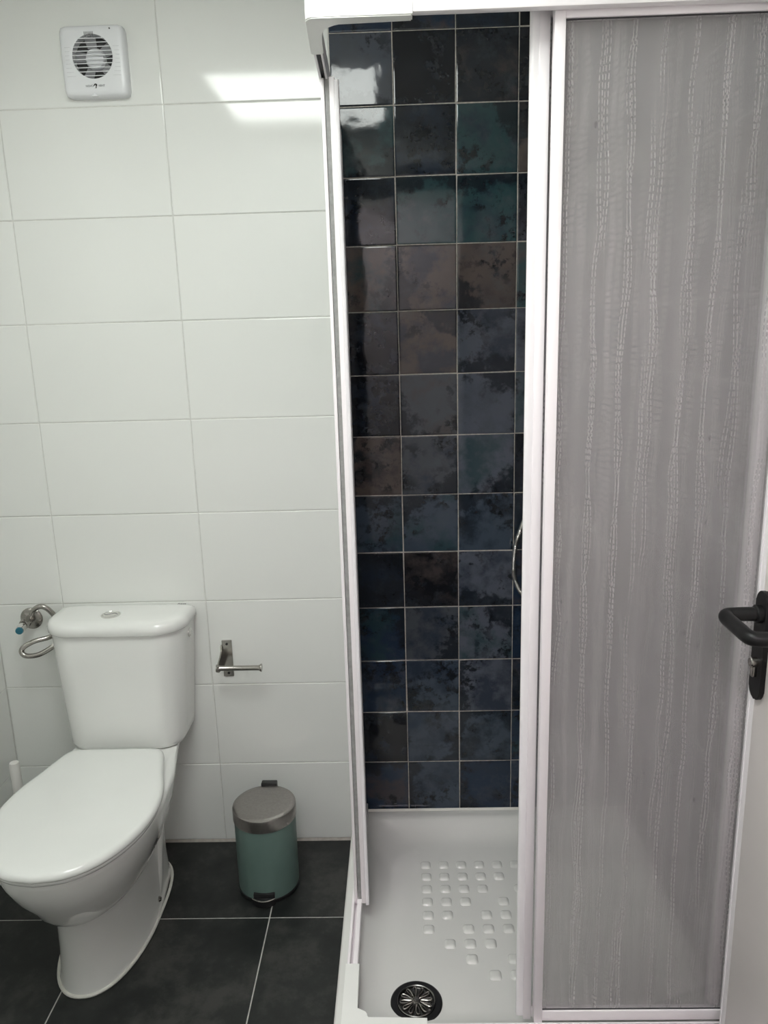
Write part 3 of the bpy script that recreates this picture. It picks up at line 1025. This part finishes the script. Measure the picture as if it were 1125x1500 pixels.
fb = obj('flush_button', lathe(B(), [(0.0255, -0.002), (0.0255, 0.0018), (0.0225, 0.003), (0.0215, 0.0015), (0.020, 0.003), (0.0, 0.0035)], (-0.782, -0.098, 0.7622), n=36), M['chrome'], t)
fb['label'] = 'round chrome dual flush button'
obj('button_split', tube(B(), catmull([(-0.801, -0.096, 0.7655), (-0.79, -0.103, 0.7657), (-0.774, -0.093, 0.7657), (-0.763, -0.1, 0.7655)], 5), 0.0008, 6), M['grey_ink'], fb)
bd = obj('side_plug', lathe(B(), [(0.013, 0.0), (0.013, 0.003), (0.010, 0.005), (0.0, 0.0055)], (CCX + 0.1805, -0.062, 0.695), 'X', 24), M['chrome'], t)
bd['label'] = 'small chrome plug on the cistern side'
text('maker_mark', 'Roca', 0.012, (CCX + 0.155, -0.020, 0.7618), Matrix.Rotation(0, 3, 'X'), M['grey_ink'], lid)

# ------------------------------------------------------------------ angle valve with braided hose
t = thing('angle_valve', 'chrome water valve with a blue tip and braided hose beside the cistern', 'valve', (-1.018, 0, 0.734))
VC = Vector((-1.046, 0, 0.721))
obj('wall_flange', lathe(B(), [(0.0, 0.0), (0.031, 0.0), (0.031, -0.003), (0.027, -0.007), (0.013, -0.010), (0.0, -0.010)], VC, 'Y', 36), M['steel'], t)
obj('body', tube(B(), [VC, VC + Vector((0, -0.035, 0))], 0.0095, 16), M['steel'], t)
obj('body', lathe(B(), [(0.0, -0.014), (0.013, -0.014), (0.014, -0.008), (0.014, 0.008), (0.013, 0.014), (0.0, 0.014)], VC + Vector((0, -0.040, 0)), 'Y', 6), M['steel'], t)
st = obj('spindle', tube(B(), [VC + Vector((0, -0.040, 0)), VC + Vector((0.000, -0.052, -0.002)), VC + Vector((0.001, -0.060, -0.003))], lambda q: 0.010 - 0.002 * q, 16), M['steel'], t)
kn = obj('tap_tip', tube(B(), [VC + Vector((0.001, -0.060, -0.003)), VC + Vector((0.001, -0.066, -0.003)), VC + Vector((0.003, -0.080, -0.005))], lambda q: 0.0125 - 0.0015 * q, 12), M['chrome'], t)
o = obj('cap', tube(B(), [VC + Vector((0.003, -0.0795, -0.005)), VC + Vector((0.0035, -0.0845, -0.0055))], 0.0098, 14), M['blue'], kn)
o['label'] = 'blue cold water cap'
obj('hose_nut', tube(B(), [VC + Vector((0.004, -0.040, 0.008)), VC + Vector((0.010, -0.040, 0.027))], 0.0085, 6), M['steel'], t)
hp = [(-1.026, -0.040, 0.744), (-1.018, -0.040, 0.758), (-1.003, -0.040, 0.768), (-0.988, -0.039, 0.767), (-0.975, -0.035, 0.754), (-0.967, -0.028, 0.733), (-0.966, -0.022, 0.705), (-0.970, -0.026, 0.685), (-0.985, -0.045, 0.680), (-1.015, -0.062, 0.677), (-1.040, -0.074, 0.666), (-1.046, -0.080, 0.654), (-1.034, -0.082, 0.643), (-1.005, -0.078, 0.643), (-0.978, -0.070, 0.654), (-0.962, -0.062, 0.664)]
obj('hose_nut', tube(B(), [(-0.966, -0.064, 0.661), (-0.9475, -0.056, 0.671)], 0.0095, 6), M['steel'], t)
o = obj('hose', tube(B(), catmull(hp, 14), 0.0074, 10, ribs=0.10), M['steel'], t, angle=80)
o['label'] = 'braided steel hose looping behind the cistern'

# ------------------------------------------------------------------ toilet brush
t = thing('toilet_brush', 'white handled toilet brush standing behind the toilet at the left wall', 'toilet brush', (-1.075, -0.15, 0))
bc = (-1.0735, -0.15, 0)
obj('handle', lathe(B(), [(0.006, 0.13), (0.0135, 0.145), (0.0135, 0.355), (0.0115, 0.3615), (0.0, 0.3625)], bc, n=28), M['white_plastic'], t)
obj('holder', lathe(B(), [(0.0, 0.0), (0.050, 0.0), (0.053, 0.004), (0.049, 0.115), (0.045, 0.128), (0.020, 0.135), (0.0, 0.135)], bc, n=36), M['white_plastic'], t)

# ------------------------------------------------------------------ paper holder
t = thing('toilet_paper_holder', 'empty brushed steel toilet paper holder on the white tiles', 'paper holder', (-0.503, 0, 0.59))
bm = prism(B(), rrect(-0.5165, -0.4885, 0.536, 0.6445, 0.0012, 2), 'Y', -0.0045, 0.0005)
pl_ = obj('back_plate', bm, M['steel'], t)
for zz in (0.634, 0.5465):
    obj('screw', lathe(B(), [(0.0036, 0.0), (0.0036, -0.0012), (0.0, -0.0014)], (-0.5025, -0.0045, zz), 'Y', 14), M['ink'], pl_)
bm = B()
sec = [(-0.0045, 0.632), (-0.008, 0.631), (-0.014, 0.616), (-0.034, 0.606), (-0.054, 0.600), (-0.064, 0.594), (-0.064, 0.575), (-0.050, 0.571), (-0.020, 0.568), (-0.0045, 0.560)]
prism(bm, sec, 'X', -0.5190, -0.5155)
obj('side_arm', bm, M['steel'], t)
BY, BZ = -0.058, 0.5850
bm = B()
lathe(bm, [(0.0, -0.5225), (0.0110, -0.5225), (0.0110, -0.5195), (0.0085, -0.5165), (0.0070, -0.512), (0.0070, -0.407), (0.0085, -0.4030), (0.0110, -0.4000), (0.0110, -0.3970), (0.0, -0.3970)], (0, BY, BZ), 'X', 28)
obj('bar', bm, M['steel'], t)

# ------------------------------------------------------------------ pedal bin
bx_, by_ = -0.391, -0.183
t = thing('pedal_bin', 'small sage green pedal bin with a steel lid on the dark floor', 'bin', (bx_, by_, 0))
obj('base_ring', lathe(B(), [(0.0, 0.0), (0.081, 0.0), (0.0835, 0.003), (0.0835, 0.011), (0.080, 0.013), (0.0, 0.013)], (bx_, by_, 0), n=64), M['black_plastic'], t)
obj('body', lathe(B(), [(0.0815, 0.010), (0.082, 0.013), (0.0822, 0.212), (0.080, 0.215), (0.0, 0.215)], (bx_, by_, 0), n=64), M['green'], t)['label'] = 'sage green enamelled body'
obj('lid', lathe(B(), [(0.0835, 0.2135), (0.0850, 0.2150), (0.0850, 0.2440), (0.0838, 0.2480), (0.0805, 0.2500), (0.070, 0.2508), (0.03, 0.2520), (0.0, 0.2523)], (bx_, by_, 0), n=64), M['steel_dark'], t)['label'] = 'brushed steel lid'
bm = B()
box(bm, bx_ - 0.022, bx_ + 0.022, by_ + 0.078, by_ + 0.098, 0.228, 0.257, 0.003)
obj('hinge', bm, M['black_plastic'], t)
bm = B()
box(bm, bx_ - 0.0285, bx_ + 0.0285, by_ - 0.0865, by_ - 0.072, 0.013, 0.034, 0.003)
pd = obj('pedal_slot', bm, M['black_plastic'], t)
sec = []
bm = B()
ring0 = []
for i in range(13):
    a = -1 + 2 * i / 12
    ring0.append((bx_ + a * 0.030, by_ - 0.1005 + 0.010 * a * a))
outl = ring0 + [(bx_ + 0.027, by_ - 0.080), (bx_ - 0.027, by_ - 0.080)]
prism(bm, outl, 'Z', 0.0070, 0.0235, 0.001)
for v in bm.verts:
    v.co.z -= (by_ - 0.08 - v.co.y) * 0.18
obj('pedal', bm, M['black_plastic'], t)
bm = B()
obj('pedal_rim', tube(B(), [(x, y, 0.0262 - (by_ - 0.08 - y) * 0.18) for x, y in ring0], 0.0016, 8), M['steel'], t)['label'] = 'bright steel rim of the pedal'

# ------------------------------------------------------------------ extractor fan
FXC, FZC = -0.7015, 2.113
t = thing('extractor_fan', 'square white extractor fan with a round slatted grille, high on the wall', 'extractor fan', (FXC, 0, FZC))
hs_ = 0.0765
GC = (FXC + 0.000, FZC + 0.0085)
GR = 0.0475
# front plate with a round opening
bm = B()
N = 64
sq = []
for i in range(N):
    a = 2 * PI * i / N
    c, s = math.cos(a), math.sin(a)
    k_ = 1 / (abs(c) ** 14 + abs(s) ** 14) ** (1 / 14)
    sq.append((c * k_, s * k_))
circ = [(GC[0] + GR * math.cos(2 * PI * i / N), GC[1] + GR * math.sin(2 * PI * i / N)) for i in range(N)]
rg = []
for s_, y in ((hs_, 0.0), (hs_, -0.016), (hs_ - 0.0015, -0.021), (hs_ - 0.006, -0.0255), (hs_ - 0.012, -0.027)):
    rg.append([(FXC + a * s_, y, FZC + b * s_) for a, b in sq])
rg.append([(x + (x - GC[0]) * 0.04, -0.0285, z + (z - GC[1]) * 0.04) for x, z in circ])
rg.append([(x, -0.0275, z) for x, z in circ])
rg.append([(x, -0.006, z) for x, z in circ])
loft(bm, rg, cap0=True, cap1=False)
obj('housing', bm, M['fan'], t, angle=40)
obj('cavity', lathe(B(), [(0.0, -0.0055), (GR + 0.001, -0.0055), (GR + 0.001, -0.003), (0.0, -0.003)], (GC[0], 0, GC[1]), 'Y', 48), M['fan_dark'], t)
obj('motor_hub', lathe(B(), [(0.024, -0.005), (0.024, -0.014), (0.021, -0.0185), (0.012, -0.0205), (0.0, -0.021)], (GC[0] + 0.002, 0, GC[1] - 0.002), 'Y', 36), M['fan'], t)
for i in range(5):
    a = 2 * PI * i / 5 + 0.5
    bm = B()
    ca, sa = math.cos(a), math.sin(a)
    pts = []
    for (rr, tt, yy) in ((0.022, -0.010, -0.008), (0.0465, -0.013, -0.0075), (0.0465, 0.013, -0.013), (0.022, 0.010, -0.0125)):
        pts.append((GC[0] + rr * ca - tt * sa, yy, GC[1] + rr * sa + tt * ca))
    loft(bm, [pts, [(x, y + 0.0012, z) for x, y, z in pts]])
    obj('fan_blade', bm, M['fan_blade'], t, smooth=False)
for i in range(10):
    z = GC[1] + GR - 0.0095 - i * 0.0088
    d_ = z - GC[1]
    if abs(d_) >= GR - 0.002:
        continue
    L_ = math.sqrt(GR * GR - d_ * d_) + 0.0008
    bm = B()
    sec = [(-0.0288, z + 0.0007), (-0.0288, z - 0.0009), (-0.0225, z + 0.0004), (-0.0225, z + 0.0016)]
    prism(bm, sec, 'X', GC[0] - L_, GC[0] + L_)
    obj('slat', bm, M['fan'], t, smooth=False)
    # grooves beside the grille: thin bars with recess shade in their grey
    if 2 <= i <= 9:
        for sgn in (-1, 1):
            x0, x1 = sorted((GC[0] + sgn * (L_ + 0.006), GC[0] + sgn * 0.064))
            if x1 - x0 > 0.004:
                obj('groove', box(B(), x0, x1, -0.0281, -0.0270, z - 0.0004, z + 0.0004), M['fan_recess_shade'], t, smooth=False)
for i in range(7):
    obj('vent_rib', box(B(), GC[0] - 0.0135 + i * 0.0033 - 0.0006, GC[0] - 0.0135 + i * 0.0033 + 0.0006, -0.0292, -0.0284, GC[1] + GR - 0.0065, GC[1] + GR + 0.0045), M['grey_ink'], t, smooth=False)
obj('pilot_light', lathe(B(), [(0.0016, -0.026), (0.0016, -0.0282), (0.0, -0.0286)], (FXC + 0.046, 0, FZC + 0.066), 'Y', 12), M['ink'], t)
RX = Matrix.Rotation(PI / 2, 3, 'X')
LZ = FZC - 0.0545
text('lettering', 'NOVO', 0.0062, (FXC - 0.0135, -0.0281, LZ), RX, M['grey_ink'], t)
text('lettering', 'VENT', 0.0062, (FXC + 0.0150, -0.0281, LZ), RX, M['grey_ink'], t)
bm = B()
em = [(-0.0040, -0.0050), (-0.0005, -0.0050), (0.0006, -0.0010), (0.0000, 0.0022), (-0.0012, 0.0024), (-0.0022, 0.0005), (-0.0046, -0.0005), (-0.0030, 0.0040), (0.0005, 0.0052), (0.0036, 0.0040), (0.0040, 0.0015), (0.0022, -0.0018), (0.0016, -0.0050)]
prism(bm, [(FXC + 0.0005 + a, LZ + b) for a, b in em], 'Y', -0.0284, -0.0276)
obj('emblem', bm, M['ink'], t, smooth=False)
obj('catch_notch', prism(B(), [(FXC - 0.012, FZC - 0.0762), (FXC + 0.004, FZC - 0.0762), (FXC - 0.004, FZC - 0.0700)], 'Y', -0.0262, -0.0215), M['fan'], t, smooth=False)

# ------------------------------------------------------------------ open room door with black handle
DXF = 0.579
t = thing('door_1', 'white room door standing open beside the shower, with a black lever handle', 'door', (DXF, -1.645, 0), kind='structure')
DYE = -0.800
bm = B()
box(bm, DXF, DXF + 0.036, -1.645, DYE - 0.024, 0.008, 2.03, 0.002)
obj('leaf', bm, M['door'], t)
bm = B()
box(bm, DXF + 0.002, DXF + 0.030, DYE - 0.0235, DYE, 0.008, 2.03, 0.003)
obj('edge_strip', bm, M['frame'], t)['label'] = 'glossy white strip along the door edge'
obj('edge_seal', box(B(), DXF + 0.0005, DXF + 0.004, DYE - 0.006, DYE - 0.003, 0.008, 2.03), M['bumper'], t)
HY, HZ = -0.838, 1.0205
bm = B()
prism(bm, [(y, z) for y, z in rrect(HY - 0.0185, HY + 0.0195, 0.872, 1.058, 0.018, 8)], 'X', DXF - 0.0085, DXF, 0.0015)
hp_ = obj('handle_plate', bm, M['black'], t)
hp_['label'] = 'long black escutcheon plate'
lp = [(DXF - 0.004, HY, HZ), (DXF - 0.025, HY, HZ), (DXF - 0.044, HY, HZ), (DXF - 0.0600, HY - 0.002, HZ), (DXF - 0.0668, HY - 0.008, HZ), (DXF - 0.0690, HY - 0.018, HZ),
      (DXF - 0.0690, HY - 0.040, HZ), (DXF - 0.0690, HY - 0.070, HZ), (DXF - 0.0690, HY - 0.086, HZ), (DXF - 0.0668, HY - 0.096, HZ), (DXF - 0.0600, HY - 0.102, HZ), (DXF - 0.044, HY - 0.104, HZ), (DXF - 0.020, HY - 0.104, HZ)]
obj('lever', tube(B(), catmull(lp, 6), 0.0115, 20), M['black'], hp_)['label'] = 'black tubular lever'
obj('lever_collar', lathe(B(), [(0.0, 0.0), (0.015, 0.0), (0.015, -0.011), (0.013, -0.013), (0.0, -0.013)], (DXF - 0.0055, HY, HZ), 'X', 28), M['black'], hp_)
bm = B()
lathe(bm, [(0.0, 0.0), (0.0085, 0.0), (0.0085, -0.010), (0.007, -0.012), (0.0, -0.012)], (DXF - 0.007, HY, 0.937), 'X', 24)
box(bm, DXF - 0.016, DXF - 0.007, HY - 0.005, HY + 0.005, 0.912, 0.937, 0.002)
obj('lock_cylinder', bm, M['steel'], hp_)['label'] = 'steel lock cylinder'
for zz in (0.25, 1.02, 1.80):
    obj('hinge', lathe(B(), [(0.0, -0.045), (0.008, -0.045), (0.008, 0.045), (0.0, 0.045)], (DXF + 0.037, -1.651, zz), 'Z', 16), M['steel'], t)
